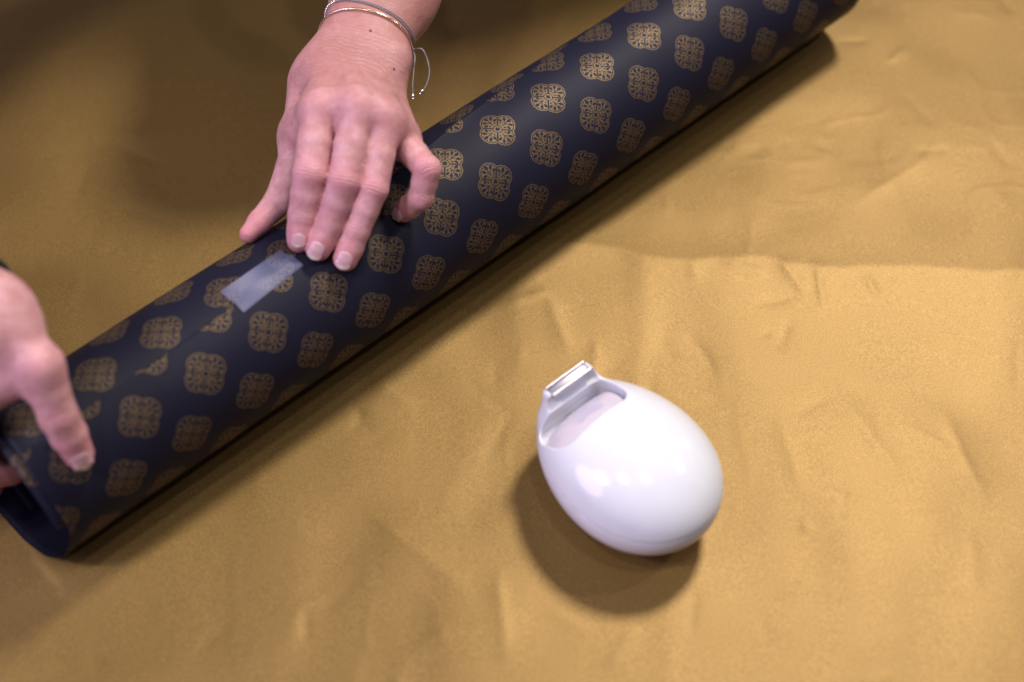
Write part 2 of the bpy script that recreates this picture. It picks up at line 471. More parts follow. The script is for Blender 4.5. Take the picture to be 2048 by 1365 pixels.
# ------------------------------------------------------------------ the roll of navy paper
roll = empty('wrapping_paper_roll', tuple(O - np.array([0, 0, RAD])))
tag(roll, 'large roll of navy wrapping paper printed with gold medallions, held by two hands', 'paper roll')
INV = -np.array(roll.location)
def sheet(name, u, ang_lo, ang_hi, rfun, nang, uvoff=(0, 0), lattice_R=RAD, thick=0.00035, rimmed=True):
    """a curved sheet between two angles (arrays over u)"""
    t = np.linspace(0, 1, nang)
    A = ang_lo[:, None] + (ang_hi - ang_lo)[:, None] * t[None]
    w = (u - u[0]) / (u[-1] - u[0])
    Ug = u[:, None] + (1 - w[:, None]) * (rim(A) - U0) * float(rimmed)
    r = rfun(Ug, A)
    P = on_roll(Ug, A, r) + INV
    uv = np.stack([Ug + uvoff[0], A * lattice_R + uvoff[1]], -1)
    me = grid_mesh(name, P, uv, flip=True)
    o = link(name, me, roll, NAVY); me.materials.append(NAVYB)
    s = o.modifiers.new('thickness', 'SOLIDIFY'); s.thickness = thick; s.offset = -1; s.material_offset = 1; s.material_offset_rim = 1
    return o
un = np.linspace(U0, U1, 300)
def lift(u, a):
    d = a - seam(u)                                     # angle past the free edge
    e = np.exp(-np.clip(d, 0, 9) / 0.16)
    w = np.exp(-((u - 0.005) / 0.05) ** 2) * 0.0030 + 0.0006
    w = w + 0.0012 * np.exp(-((u + 0.30) / 0.06) ** 2)
    return e * w
r_out = lambda u, a: RAD + 0.0004 + lift(u, a) + 0.00030 * np.sin(u * 47 + a * 3.3) * np.sin(a * 2 + u * 9) + 0.00035 * np.sin(u * 31 + a * 2.1) * np.exp(-((a - 0.2) / 0.8) ** 2)
sheet('outer_sheet', un, seam(un), seam(un) + R_(262), r_out, 160)
def r_in(u, a):
    return RAD - 0.0010 - 0.0004 * np.sin(u * 23 + a * 3)
sheet('under_sheet', np.linspace(U0 + 0.001, U1 - 0.002, 240), np.full(240, R_(-283)), np.full(240, R_(75)), r_in, 150, uvoff=(-0.01649, 0.01011))
def r_curl(u, a):
    d = (a - R_(20)) / R_(56)
    return RAD - 0.0016 - 0.0075 * np.clip(1 - np.abs(d - 0.1) ** 2 / 0.81, 0, 1) * np.clip((-0.20 - u) / 0.10, 0, 1)
uc = np.linspace(U0 - 0.0055, -0.10, 60)
sheet('inner_sheet', uc, np.full(60, R_(-168)), np.full(60, R_(80)), r_curl, 100, uvoff=(0.02, 0.012), rimmed=False)

# ---- the piece of matte tape across the free edge
tu = np.linspace(0, 1, 26); ta = np.linspace(0, 1, 16)
TU, TA = np.meshgrid(tu, ta, indexing='ij')
cA = np.array([[-0.2003, -3.4], [-0.1517, -6.0], [-0.1480, 16.8], [-0.1985, 22.0]])
bl = lambda k: ((1 - TU) * (1 - TA) * cA[0, k] + TU * (1 - TA) * cA[1, k] + TU * TA * cA[2, k] + (1 - TU) * TA * cA[3, k])
ug = bl(0); ag = np.radians(bl(1))
rt = np.maximum(r_in(ug, ag) , np.where(ag > seam(ug) - 0.06, r_out(ug, np.maximum(ag, seam(ug))), 0)) + 0.0007
tape_o = link('tape_strip', grid_mesh('tape_strip', on_roll(ug, ag, rt), np.stack([TU, TA], -1), flip=True), mat=TAPE)
sd = tape_o.modifiers.new('thickness', 'SOLIDIFY'); sd.thickness = 0.00008; sd.offset = 1
tag(tape_o, 'short strip of translucent matte tape stuck across the seam of the navy roll', 'tape')

# ------------------------------------------------------------------ egg-shaped tape dispenser
YAW = math.atan2(-1.17, 1.0)
disp = empty('tape_dispenser', (EGG[0], EGG[1], 0.0), YAW)
tag(disp, 'glossy white egg-shaped tape dispenser with a metal cutter, standing on the gold paper', 'tape dispenser')
CZ = 0.0370
def ellip(P, S, taper_y=0.10, taper_z=0.05):
    x = P[..., 0]; kx = np.clip(x / S[0], -1, 1)
    q = np.stack([x / S[0], P[..., 1] / (S[1] * (1 + taper_y * kx)), (P[..., 2] - CZ) / (S[2] * (1 + taper_z * kx))], -1)
    k0 = np.sqrt((q * q).sum(-1)) + 1e-9
    g = np.stack([q[..., 0] / S[0], q[..., 1] / S[1], q[..., 2] / S[2]], -1)
    k1 = np.sqrt((g * g).sum(-1)) + 1e-9
    return k0 * (k0 - 1) / k1
def rbox(P, c, h, r):
    d = np.abs(P - np.asarray(c, np.float32)) - (np.asarray(h, np.float32) - r)
    return np.sqrt((np.maximum(d, 0) ** 2).sum(-1)) + np.minimum(d.max(-1), 0) - r
def tilt(P, c, ang):
    """rotate about the y axis through c"""
    c = np.asarray(c, np.float32); q = P - c; ca, sa = math.cos(ang), math.sin(ang)
    return np.stack([q[..., 0] * ca + q[..., 2] * sa, q[..., 1], -q[..., 0] * sa + q[..., 2] * ca], -1) + c
EL = np.array([0.0675, 0.0510, 0.0385])
def egg_body(P):
    d = ellip(P, EL)
    d = smax(d, 0.0006 - P[..., 2], 0.006)
    sn = rbox(tilt(P, (-0.0535, 0, 0.0475), R_(8)), (-0.0535, 0, 0.0475), (0.0054, 0.0190, 0.0215), 0.0038)
    d = smin(d, sn, 0.013)
    cav = rbox(P, (-0.0345, -0.0066, 0.080), (0.0140, 0.0291, 0.040), 0.010)
    back = rbox(tilt(P, (-0.034, -0.003, 0.086), R_(-14)), (-0.034, -0.003, 0.086), (0.0142, 0.0235, 0.030), 0.006)
    d = smax(d, -np.minimum(cav, back), 0.0009)
    slot = rbox(tilt(P, (-0.0562, 0, 0.0700), R_(8)), (-0.0562, 0, 0.0700), (0.0060, 0.0158, 0.0032), 0.0006)
    d = smax(d, -slot, 0.0006)
    return d
SEAMZ = 0.0445
shell_f = lambda P: smax(egg_body(P), SEAMZ + 0.0002 - P[..., 2], 0.0005)
base_f = lambda P: smax(egg_body(P) + 0.0004, P[..., 2] - (SEAMZ - 0.0001), 0.0005)
V, Fq = polygonise(shell_f, (-0.086, -0.066, 0.010), (0.082, 0.066, 0.098), 0.0009)
link('shell', mesh_np('shell', V, Fq), disp, WHITE)
V, Fq = polygonise(base_f, (-0.086, -0.066, -0.004), (0.082, 0.066, 0.0500), 0.0010)
link('base', mesh_np('base', V, Fq), disp, WHITE)
# tape roll glimpsed inside
def ring_lathe(name, prof, seg, parent, mat, axis='y'):
    a = np.linspace(0, 2 * np.pi, seg, endpoint=False)
    prof = np.asarray(prof, float)
    P = np.stack([prof[:, 0][:, None] * np.cos(a), np.broadcast_to(prof[:, 1][:, None], (len(prof), seg)), prof[:, 0][:, None] * np.sin(a)], -1)
    return link(name, grid_mesh(name, P, wrap=True), parent, mat)
tr = ring_lathe('tape_roll', [(0.012, -0.0315), (0.0190, -0.0315), (0.0208, -0.0305), (0.0240, -0.024), (0.0266, -0.015), (0.0276, -0.006), (0.0278, 0.004), (0.0276, 0.0215), (0.0268, 0.0235), (0.012, 0.0235), (0.012, -0.0315)], 72, disp, INNER)
tr.location = (-0.0205, -0.003, 0.0345)
te = np.array([(-0.030, 0.0602), (-0.036, 0.0622), (-0.042, 0.0640), (-0.047, 0.0650), (-0.0505, 0.0675), (-0.0530, 0.0690)])
te = spline(np.stack([te[:, 0], te[:, 0] * 0, te[:, 1]], -1), 24)
ty = np.linspace(-0.0135, 0.0075, 8)
tp = np.stack([te + np.array([0, y, 0.0006 * math.sin(y * 300)]) for y in ty], 1)
link('tape_end', grid_mesh('tape_end', tp, np.stack(np.meshgrid(np.linspace(0, 1, 24), np.linspace(0, 1, 8), indexing='ij'), -1)), disp, tape_mat('clear_tape', 0.06))
# metal cutter on the snout
def box_mesh(name, boxes):
    V = []; Fq = []
    for c, h in boxes:
        b0 = len(V)
        V += [(c[0] + sx * h[0], c[1] + sy * h[1], c[2] + sz * h[2]) for sx in (-1, 1) for sy in (-1, 1) for sz in (-1, 1)]
        Fq += [[b0 + i for i in f] for f in ((0, 1, 3, 2), (4, 6, 7, 5), (0, 4, 5, 1), (2, 3, 7, 6), (0, 2, 6, 4), (1, 5, 7, 3))]
    return mesh_np(name, V, Fq, smooth=False)
ct = link('cutter', box_mesh('cutter', [((0, 0, 0), (0.0034, 0.0150, 0.0006))]), disp, STEEL_DARK)
ct.location = (-0.0562, 0.0, 0.0676); ct.rotation_euler = (0, R_(8), 0)
bv = ct.modifiers.new('bevel', 'BEVEL'); bv.width = 0.0002; bv.segments = 2
for xx, rr in ((0.0032, 0.0014), (-0.0034, 0.0010)):
    rail = link('rail', tube_mesh('rail', [(xx, yy, 0.0009) for yy in np.linspace(-0.0158, 0.0158, 12)], rr, 14), ct, STEEL)
tv = []; tf = []
for i in range(16):
    y0 = -0.0152 + i * 0.0019; b0 = len(tv)
    tv += [(-0.0036, y0, 0.0004), (-0.0036, y0 + 0.0020, 0.0004), (-0.0050, y0 + 0.0010, 0.0010), (-0.0036, y0, 0.0010), (-0.0036, y0 + 0.0020, 0.0010)]
    tf += [(b0, b0 + 1, b0 + 2), (b0 + 3, b0 + 2, b0 + 4), (b0, b0 + 2, b0 + 3), (b0 + 1, b0 + 4, b0 + 2)]
link('tooth_row', mesh_np('tooth_row', tv, tf, smooth=False), ct, STEEL)

# ------------------------------------------------------------------ the person's hands
J = {'L_wr': [-0.1216, 0.12909, 0.13582], 'L_wu': [-0.09745, 0.13269, 0.13473], 'L_fr': [-0.10056, 0.19415, 0.14106], 'L_fu': [-0.079, 0.19649, 0.13905], 'L_er': [-0.06363, 0.28163, 0.15518], 'L_eu': [-0.04373, 0.28581, 0.15203], 'L_i1': [-0.12273, 0.06455, 0.15938], 'L_i2': [-0.12739, 0.02618, 0.14386], 'L_i3': [-0.13331, 0.00997, 0.1222], 'L_i4': [-0.13579, -0.00039, 0.1108], 'L_m1': [-0.09779, 0.06127, 0.16442], 'L_m2': [-0.10586, 0.02056, 0.14349], 'L_m3': [-0.11583, 0.00453, 0.12072], 'L_m4': [-0.12361, -0.00611, 0.10895], 'L_r1': [-0.08109, 0.05867, 0.15634], 'L_r2': [-0.08776, 0.01985, 0.1368], 'L_r3': [-0.09886, 0.00223, 0.11657], 'L_r4': [-0.10655, -0.00981, 0.10328], 'L_p1': [-0.07113, 0.06288, 0.13468], 'L_p2': [-0.0539, 0.03396, 0.13963], 'L_p3': [-0.05849, 0.02446, 0.12407], 'L_p4': [-0.071, 0.02907, 0.10476], 'L_t0': [-0.13654, 0.1214, 0.13023], 'L_t1': [-0.1413, 0.08073, 0.12046], 'L_t2': [-0.15304, 0.03894, 0.10492], 'L_t3': [-0.17195, 0.015, 0.09841], 'L_web': [-0.13545, 0.0755, 0.1352], 'R_w1': [-0.31195, -0.10789, 0.16883], 'R_w2': [-0.29423, -0.10379, 0.17181], 'R_e1': [-0.44875, -0.0352, 0.14748], 'R_e2': [-0.43363, -0.02296, 0.15636], 'R_t0': [-0.28748, -0.1113, 0.16635], 'R_t1': [-0.26455, -0.13077, 0.15591], 'R_t2': [-0.25896, -0.14504, 0.12701], 'R_t3': [-0.25287, -0.15297, 0.09857], 'R_i1': [-0.30446, -0.13299, 0.13823], 'R_i2': [-0.3217, -0.14921, 0.1079], 'R_i3': [-0.32138, -0.14907, 0.07092], 'R_i4': [-0.30784, -0.13861, 0.05751], 'R_m1': [-0.32408, -0.12621, 0.13079], 'R_m2': [-0.34175, -0.14627, 0.09768], 'R_m3': [-0.33765, -0.15529, 0.05775], 'R_m4': [-0.32643, -0.13997, 0.04045], 'R_q1': [-0.34262, -0.1135, 0.12767], 'R_q2': [-0.3607, -0.13618, 0.09265], 'R_q3': [-0.35914, -0.14509, 0.05528], 'R_web': [-0.28595, -0.13295, 0.14321]}
J = {k: np.array(v, np.float32) for k, v in J.items()}
CAMP = np.array(cam.location); FWD = np.array([0, math.cos(TILT), -math.sin(TILT)])
person = empty('person', (-0.15, 0.62, 0.0))
tag(person, 'person reaching over the table with bare hands, holding and pressing the navy paper roll', 'person')
def chain(P, pts, k):
    d = None
    for (a, ra), (b, rb) in zip(pts[:-1], pts[1:]):
        c = cone(P, a, b, ra, rb)
        d = c if d is None else smin(d, c, k)
    return d
dn = np.array([0, 0.55, -0.83], np.float32)                     # palm side of the pressing hand
def left_sdf(P):
    j = J
    # wrist and forearm
    arm = chain(P, [(j['L_er'], 0.030), (j['L_fr'], 0.0215), (j['L_wr'], 0.0185)], 0.02)
    arm = smin(arm, chain(P, [(j['L_eu'], 0.030), (j['L_fu'], 0.0215), (j['L_wu'], 0.0195)], 0.02), 0.02)
    arm = smin(arm, ball(P, j['L_wu'] + np.array([0.019, 0.003, 0.006], np.float32), 0.0085), 0.014)
    # palm: metacarpals
    palm = chain(P, [(j['L_wr'] + dn * 0.002, 0.0155), (j['L_i1'] + dn * 0.004, 0.0120)], 0.01)
    for n, w, r0, r1 in (('m', 0.35, 0.0150, 0.0118), ('r', 0.70, 0.0145, 0.0108), ('p', 1.0, 0.0140, 0.0100)):
        w0 = j['L_wr'] * (1 - w) + j['L_wu'] * w
        palm = smin(palm, chain(P, [(w0 + dn * 0.002, r0), (j[f'L_{n}1'] + dn * 0.004, r1)], 0.01), 0.008)
        palm = smin(palm, chain(P, [(w0 + dn * 0.014, r0), (j[f'L_{n}1'] + dn * 0.013, r1 * 0.9)], 0.01), 0.012)
    palm = smin(palm, chain(P, [(j['L_t0'] + dn * 0.004, 0.0155), (j['L_t1'], 0.0120)], 0.01), 0.014)
    palm = smin(palm, cone(P, j['L_web'], j['L_i1'] + dn * 0.012, 0.0115, 0.0105), 0.016)
    palm = smin(palm, cone(P, j['L_t1'], j['L_i1'] + dn * 0.018, 0.010, 0.010), 0.014)
    d = smin(arm, palm, 0.020)
    for m, n in (('i', 'm'), ('m', 'r'), ('r', 'p')):
        d = smin(d, ball(P, (j[f'L_{m}1'] + j[f'L_{n}1']) / 2 + np.array([0, 0.002, 0], np.float32), 0.0100), 0.012)
    # knuckle heads
    for n, r in (('i', 0.0095), ('m', 0.0098), ('r', 0.0088), ('p', 0.0078)):
        d = smin(d, ball(P, j[f'L_{n}1'] - FWDf * 0.0026 + np.array([0, 0.004, 0.0015], np.float32), r), 0.010)
    fingers = None
    for n, rs in (('i', (0.0113, 0.0106, 0.0090, 0.0078)), ('m', (0.0106, 0.0097, 0.0083, 0.0076)), ('r', (0.0098, 0.0089, 0.0078, 0.0075)), ('p', (0.0090, 0.0082, 0.0076, 0.0066))):
        q = [j[f'L_{n}{k}'] for k in (1, 2, 3, 4)]; rs = tuple(r + 0.0006 for r in rs)
        f = chain(P, [(q[0], rs[0]), ((q[0] + q[1]) / 2 - FWDf * 0.0005, (rs[0] + rs[1]) / 2), (q[1], rs[1]), ((q[1] + q[2]) / 2, (rs[1] + rs[2]) / 2 - 0.0002), (q[2], rs[2]), (q[3], rs[3])], 0.0016)
        f = smin(f, ball(P, q[2] * 0.4 + q[3] * 0.6 + FWDf * 0.0015, rs[3] + 0.0002), 0.003)
        f = smin(d, f, 0.0065)
        fingers = f if fingers is None else smin(fingers, f, 0.0008)
    for m, n in (('i', 'm'), ('m', 'r'), ('r', 'p')):
        a = (j[f'L_{m}1'] + j[f'L_{n}1']) / 2; b = (j[f'L_{m}2'] + j[f'L_{n}2']) / 2; w = 0.20 if n != 'p' else 0.12
        fingers = smin(fingers, cone(P, a + dn * 0.003, a * (1 - w) + b * w + FWDf * 0.004, 0.0078, 0.0055), 0.004)
    q = [j['L_t1'], j['L_t2'], j['L_t3']]
    th = chain(P, [(q[0], 0.0112), ((q[0] + q[1]) / 2, 0.0096), (q[1], 0.0098), (q[2], 0.0062)], 0.002)
    th = smin(th, ball(P, q[1] * 0.35 + q[2] * 0.65, 0.0076), 0.003)
    return smin(fingers, smin(d, th, 0.008), 0.0012)
FWDf = FWD.astype(np.float32)
def right_sdf(P):
    j = J
    arm = chain(P, [(j['R_e1'], 0.032), (j['R_w1'], 0.0200)], 0.02)
    arm = smin(arm, chain(P, [(j['R_e2'], 0.032), (j['R_w2'], 0.0190)], 0.02), 0.02)
    palm = chain(P, [(j['R_w2'], 0.017), (j['R_t0'], 0.0165), (j['R_t1'], 0.0118)], 0.012)
    for n, w, r0, r1 in (('i', 0.7, 0.017, 0.0125), ('m', 0.3, 0.017, 0.0120), ('q', 0.0, 0.016, 0.0115)):
        w0 = j['R_w1'] * (1 - w) + j['R_w2'] * w
        palm = smin(palm, chain(P, [(w0, r0), (j[f'R_{n}1'], r1)], 0.01), 0.012)
    palm = smin(palm, cone(P, j['R_web'], j['R_t0'], 0.0080, 0.013), 0.018)
    palm = smin(palm, cone(P, j['R_i1'], j['R_t1'] * 0.6 + j['R_i1'] * 0.4, 0.011, 0.006), 0.014)
    d = smin(arm, palm, 0.018)
    out = None
    for n, rs in (('i', (0.0115, 0.0105, 0.0098, 0.0098)), ('m', (0.0112, 0.0105, 0.0098, 0.0090)), ('q', (0.0108, 0.0098, 0.009))):
        q = [j[f'R_{n}{k + 1}'] for k in range(len(rs))]
        f = smin(d, chain(P, [(a, r + 0.0006) for a, r in zip(q, rs)], 0.0018), 0.008)
        out = f if out is None else smin(out, f, 0.0012)
    q = [j['R_t1'], j['R_t2'], j['R_t3']]
    th = chain(P, [(q[0], 0.0120), ((q[0] + q[1]) / 2, 0.0116), (q[1], 0.0112), ((q[1] + q[2]) / 2, 0.0107), (q[2], 0.0088)], 0.0018)
    return smin(out, smin(d, th, 0.009), 0.0012)
def limit(P, d, plane_p, plane_n): return smax(d, ((P - np.asarray(plane_p, np.float32)) @ np.asarray(plane_n, np.float32)), 0.004)

def skin_attrs(me, V, reds, tans, wrinkles):
    red = np.zeros(len(V)); tan = np.zeros(len(V)); wt = np.zeros(len(V)); wm = np.zeros(len(V))
    for p, s, a in reds: red = np.maximum(red, a * np.exp(-((V - p) ** 2).sum(-1) / s ** 2))
    for p, s, a in tans: tan = np.maximum(tan, a * np.exp(-((V - p) ** 2).sum(-1) / s ** 2))
    for p, axis, sa, sr, lam, amp in wrinkles:
        axis = axis / np.linalg.norm(axis); q = V - p; t = q @ axis
        r2 = (q * q).sum(-1) - t * t
        m = amp * np.exp(-(t / sa) ** 2 - r2 / sr ** 2)
        use = m > wm
        wm = np.where(use, m, wm); wt = np.where(use, t * 2 * np.pi / lam, wt)
    face_attr(me, 'red', np.clip(red, 0, 1)); face_attr(me, 'tan', np.clip(tan, 0, 1))
    face_attr(me, 'wrt', wt); face_attr(me, 'wrm', wm)

PL = np.array(person.location)
V, Fq = polygonise(left_sdf, (-0.178, -0.024, 0.075), (-0.012, 0.262, 0.205), 0.00115)
# tendons and a vein on the back of the hand
W0 = (J['L_wr'] * 0.5 + J['L_wu'] * 0.5)
for tgt, amp, sg, o in [('L_i1', 0.0007, 0.0022, 0.1), ('L_m1', 0.0009, 0.0022, 0.4), ('L_r1', 0.0007, 0.0022, 0.62), ('L_p1', 0.0005, 0.0020, 0.85)]:
    a = J['L_wr'] * (1 - o) + J['L_wu'] * o; b = J[tgt]
    flat = lambda v: np.stack([v[..., 0], v[..., 1] * math.sin(TILT) + v[..., 2] * math.cos(TILT)], -1)
    A2, B2, V2 = flat(a), flat(b), flat(V); d = B2 - A2; L = np.hypot(*d); d = d / L
    t = (V2 - A2) @ d / L; q = (V2 - A2) @ np.array([-d[1], d[0]])
    prof = np.clip(np.minimum((t + 0.1) / 0.35, (0.80 - t) / 0.3), 0, 1)
    dorsal = np.clip((((a + (b - a) * np.clip(t, 0, 1)[:, None]) - V) @ FWD) / 0.006, 0, 1)
    V = (V - FWD * (amp * prof * dorsal * np.exp(-(q / sg) ** 2))[:, None]).astype(np.float32)
me = mesh_np('left_hand', V - PL, Fq)
armax = (J['L_fr'] + J['L_fu']) / 2 - (J['L_wr'] + J['L_wu']) / 2
reds = [(J[f'L_{n}{k}'] - FWD * 0.008, 0.011, a) for n in 'imrp' for k, a in ((1, 0.45), (2, 0.5), (3, 0.3), (4, 0.75))] + [(J['L_t3'], 0.016, 0.9)]
tans = [((J['L_fr'] + J['L_fu']) / 2, 0.090, 0.8), ((J['L_wr'] + J['L_wu']) / 2 - FWD * 0.02 - armax * 0.1, 0.058, 0.6)]
armax = (J['L_fr'] + J['L_fu']) / 2 - (J['L_wr'] + J['L_wu']) / 2
wr = [((J['L_wr'] + J['L_wu']) / 2 - FWD * 0.015 + armax * 0.05, np.array([0.2, 0.9, 0.15]), 0.020, 0.030, 0.0036, 1.0)]
for n in 'imrp':
    wr.append((J[f'L_{n}2'] - FWD * 0.010, J[f'L_{n}1'] - J[f'L_{n}3'], 0.0042, 0.007, 0.0024, 0.8))
    wr.append((J[f'L_{n}3'] - FWD * 0.009, J[f'L_{n}2'] - J[f'L_{n}4'], 0.0026, 0.006, 0.0018, 0.6))
skin_attrs(me, V, reds, tans, wr)
lh = link('left_hand', me, person, SKIN)
V, Fq = polygonise(right_sdf, (-0.47, -0.225, 0.02), (-0.205, 0.04, 0.235), 0.0014)
me = mesh_np('right_hand', V - PL, Fq)
reds = [(J['R_t3'] - FWD * 0.004, 0.016, 0.7), (J['R_t1'] - FWD * 0.01, 0.018, 0.2), (J['R_i4'], 0.025, 0.8), (J['R_t2'] - FWD * 0.01, 0.01, 0.3)]
wr = [(J['R_t2'] - FWD * 0.010, J['R_t1'] - J['R_t3'], 0.0045, 0.009, 0.0026, 0.8)]
skin_attrs(me, V, reds, [], wr)
rh = link('right_hand', me, person, SKIN)

def nail(parent, sdf, tip, dip, ndir, back, length, width, roll=0.0):
    """a curved plate lying on the finger: from back behind the tip centre, length long"""
    a = tip - dip; a = a / np.linalg.norm(a)
    n = ndir - a * (ndir @ a); n = n / np.linalg.norm(n)
    l = np.cross(a, n)
    n2 = n * math.cos(roll) + l * math.sin(roll); l = np.cross(a, n2); n = n2
    nl, nw = 17, 15
    P = np.zeros((nl, nw, 3)); uv = np.zeros((nl, nw, 2))
    for i, s in enumerate(np.linspace(0, 1, nl)):
        wide = width * math.sqrt(max(0.03, 1 - max(0, (0.34 - s) / 0.34) ** 2.4)) * math.sqrt(max(0.10, 1 - max(0, (s - 0.70) / 0.30) ** 2.6))
        for k_, w in enumerate(np.linspace(-1, 1, nw)):
            P[i, k_] = tip + a * (-back + s * length) + l * (w * wide) + n * 0.014
            uv[i, k_] = ((w + 1) / 2, s)
    Q = P.reshape(-1, 3).astype(np.float32); t = np.zeros(len(Q), np.float32)
    for _ in range(40):
        t += np.clip(sdf(Q - t[:, None] * n.astype(np.float32)), -0.001, 0.004) * 0.8
    hgt = 0.014 - t.reshape(nl, nw)                    # height over the tip centre line
    s = np.linspace(0, 1, nl)[:, None]
    mid = hgt[:, nw // 2][:, None]
    lim = np.interp(s[:, 0], [0, 0.55, 1], [1, 1, 1])
    flat = np.interp(s[:, 0], [0.0, 0.62], [0, 1])
    i0 = int(nl * 0.6)
    slope = (mid[i0] - mid[i0 - 4]) / 4
    ext = mid[i0] + slope * (np.arange(nl)[:, None] - i0) * 0.9 - 0.0012 * ((np.linspace(-1, 1, nw)[None] * 1.0) ** 2)
    hgt = np.where(np.arange(nl)[:, None] > i0, np.maximum(hgt, ext), hgt)
    hgt = hgt + 0.00008 + 0.0003 * np.sin(np.pi * np.clip(s * 1.1, 0, 1))
    # pinch the rim down into the flesh
    G = tip + (P - tip) - n * 0.014 + n * hgt[..., None]
    o = link('fingernail', grid_mesh('fingernail', G - PL, uv, flip=False), parent, NAIL)
    m = o.modifiers.new('thickness', 'SOLIDIFY'); m.thickness = 0.0003; m.offset = 0
    return o
VIEW = -FWD
nail(lh, left_sdf, J['L_i4'], J['L_i3'], VIEW + np.array([0.05, -0.2, 0]), 0.0052, 0.0092, 0.0046)
nail(lh, left_sdf, J['L_m4'], J['L_m3'], VIEW + np.array([-0.05, -0.25, 0]), 0.0052, 0.0120, 0.0050)
nail(lh, left_sdf, J['L_r4'], J['L_r3'], VIEW + np.array([0.0, -0.25, 0]), 0.0056, 0.0118, 0.0051)
nail(lh, left_sdf, J['L_p4'], J['L_p3'], VIEW + np.array([0.0, -0.15, 0.1]), 0.0052, 0.0100, 0.0043)
nail(rh, right_sdf, J['R_t3'], J['R_t2'], VIEW + np.array([0.40, -0.2, 0]), 0.0060, 0.0126, 0.0060)

# ---- moles on the wrist
def surf(px_dir_point, sdf):
    """walk from the camera through a point to the skin"""
    p = np.asarray(px_dir_point, float); d = p - CAMP; d /= np.linalg.norm(d)
    t = np.linalg.norm(p - CAMP) - 0.06
    for _ in range(80):
        q = (CAMP + d * t).astype(np.float32)[None]; t += float(sdf(q)[0]) * 0.8
    return CAMP + d * t
def normal(p, sdf):
    e = 0.0006; p = np.asarray(p, np.float32)
    g = np.array([float(sdf((p + np.eye(3, dtype=np.float32)[k] * e)[None])[0] - sdf((p - np.eye(3, dtype=np.float32)[k] * e)[None])[0]) for k in range(3)])
    return g / np.linalg.norm(g)
def sphere_pts(n=8, m=12):
    a = np.linspace(0, np.pi, n); b = np.linspace(0, 2 * np.pi, m, endpoint=False)
    return np.stack([np.sin(a)[:, None] * np.cos(b), np.sin(a)[:, None] * np.sin(b), np.broadcast_to(np.cos(a)[:, None], (n, m))], -1)
for p, r in zip([[-0.09553, 0.14594, 0.15547], [-0.07966, 0.12491, 0.1402], [-0.14278, 0.11153, 0.13047]], (0.0013, 0.0012, 0.0008)):
    q = surf(p, left_sdf); n = normal(q, left_sdf)
    o = link('mole', grid_mesh('mole', sphere_pts() * np.array([r, r * 0.8, r * 0.3]), wrap=True, flip=True), lh, MOLE)
    o.location = q - PL; o.rotation_euler = Vector(n).to_track_quat('Z', 'Y').to_euler()

# ------------------------------------------------------------------ bracelets
def skin_path(ps, sdf, off):
    out = []
    for p in ps:
        q = surf(p, sdf); out.append(q + normal(q, sdf) * off)
    return out
def loop_on_skin(sdf, c, e1, e2, off, n=96, smooth=2, slack=None):
    e1 = e1 / np.linalg.norm(e1); e2 = e2 - e1 * (e1 @ e2); e2 = e2 / np.linalg.norm(e2)
    rad = []
    for a in np.linspace(0, 2 * np.pi, n, endpoint=False):
        d = math.cos(a) * e1 + math.sin(a) * e2; t = 0.06
        for _ in range(70): t -= float(sdf((c + d * t).astype(np.float32)[None])[0]) * 0.8
        rad.append(t + off)
    rad = np.array(rad)
    if slack is not None:
        a = np.linspace(0, 2 * np.pi, n, endpoint=False)
        el = slack[0] * slack[1] / np.sqrt((slack[1] * np.cos(a)) ** 2 + (slack[0] * np.sin(a)) ** 2)
        rad = np.maximum(rad, el)
    for _ in range(smooth):
        sm = 0.5 * rad + 0.25 * (np.roll(rad, 1) + np.roll(rad, -1)); rad = np.maximum(sm, rad - 0.0004)
    a = np.linspace(0, 2 * np.pi, n, endpoint=False)
    return c + rad[:, None] * (np.cos(a)[:, None] * e1 + np.sin(a)[:, None] * e2)
UPV = np.array([0, math.sin(TILT), math.cos(TILT)]); RT = np.array([1.0, 0, 0])
BG = {'c1': [-0.09905, 0.15328, 0.1299], 'l1': [-0.12988, 0.16, 0.13479], 'r1': [-0.06754, 0.14655, 0.12502], 'c2': [-0.09348, 0.16616, 0.13061], 'l2': [-0.12138, 0.17435, 0.13656], 'r2': [-0.06558, 0.1577, 0.12446], 'tail1': [[-0.06562, 0.13296, 0.14357], [-0.0663, 0.12612, 0.1386], [-0.06714, 0.11791, 0.13264], [-0.06697, 0.11244, 0.12866]], 'tail2': [[-0.06122, 0.13762, 0.14695], [-0.0575, 0.13242, 0.14318], [-0.05581, 0.12475, 0.13761], [-0.05784, 0.11791, 0.13264], [-0.06021, 0.1149, 0.13045]]}
c = np.array(BG['c1'])
pts = loop_on_skin(left_sdf, c, np.array(BG['r1']) - np.array(BG['l1']), UPV * 0.0205 - FWD * 0.020, 0.0012, smooth=12, slack=(0.0315, 0.0235))
o = link('bangle', tube_mesh('bangle', pts, 0.00072, 12, closed=True), mat=BRASS)
tag(o, 'thin polished gold bangle around the wrist of the pressing hand', 'bracelet')
c = np.array(BG['c2'])
br = empty('cord_bracelet', tuple(c))
tag(br, 'thin grey cord bracelet with small metal beads and two hanging ends', 'bracelet')
BL = c
e1 = np.array(BG['r2']) - np.array(BG['l2'])
p1 = loop_on_skin(left_sdf, c, e1, UPV * 0.0125 - FWD * 0.020, 0.0007, smooth=3)
p2 = loop_on_skin(left_sdf, c - UPV * 0.0013, e1 - UPV * 0.0015, UPV * 0.0125 - FWD * 0.020, 0.0007, smooth=3)
for p in (p1, p2): link('cord', tube_mesh('cord', p - BL, 0.00042, 8, closed=True), br, CORD)
bead_me = grid_mesh('bead', sphere_pts(9, 14) * 0.0011, wrap=True, flip=True); bead_me.materials.append(SILVER)
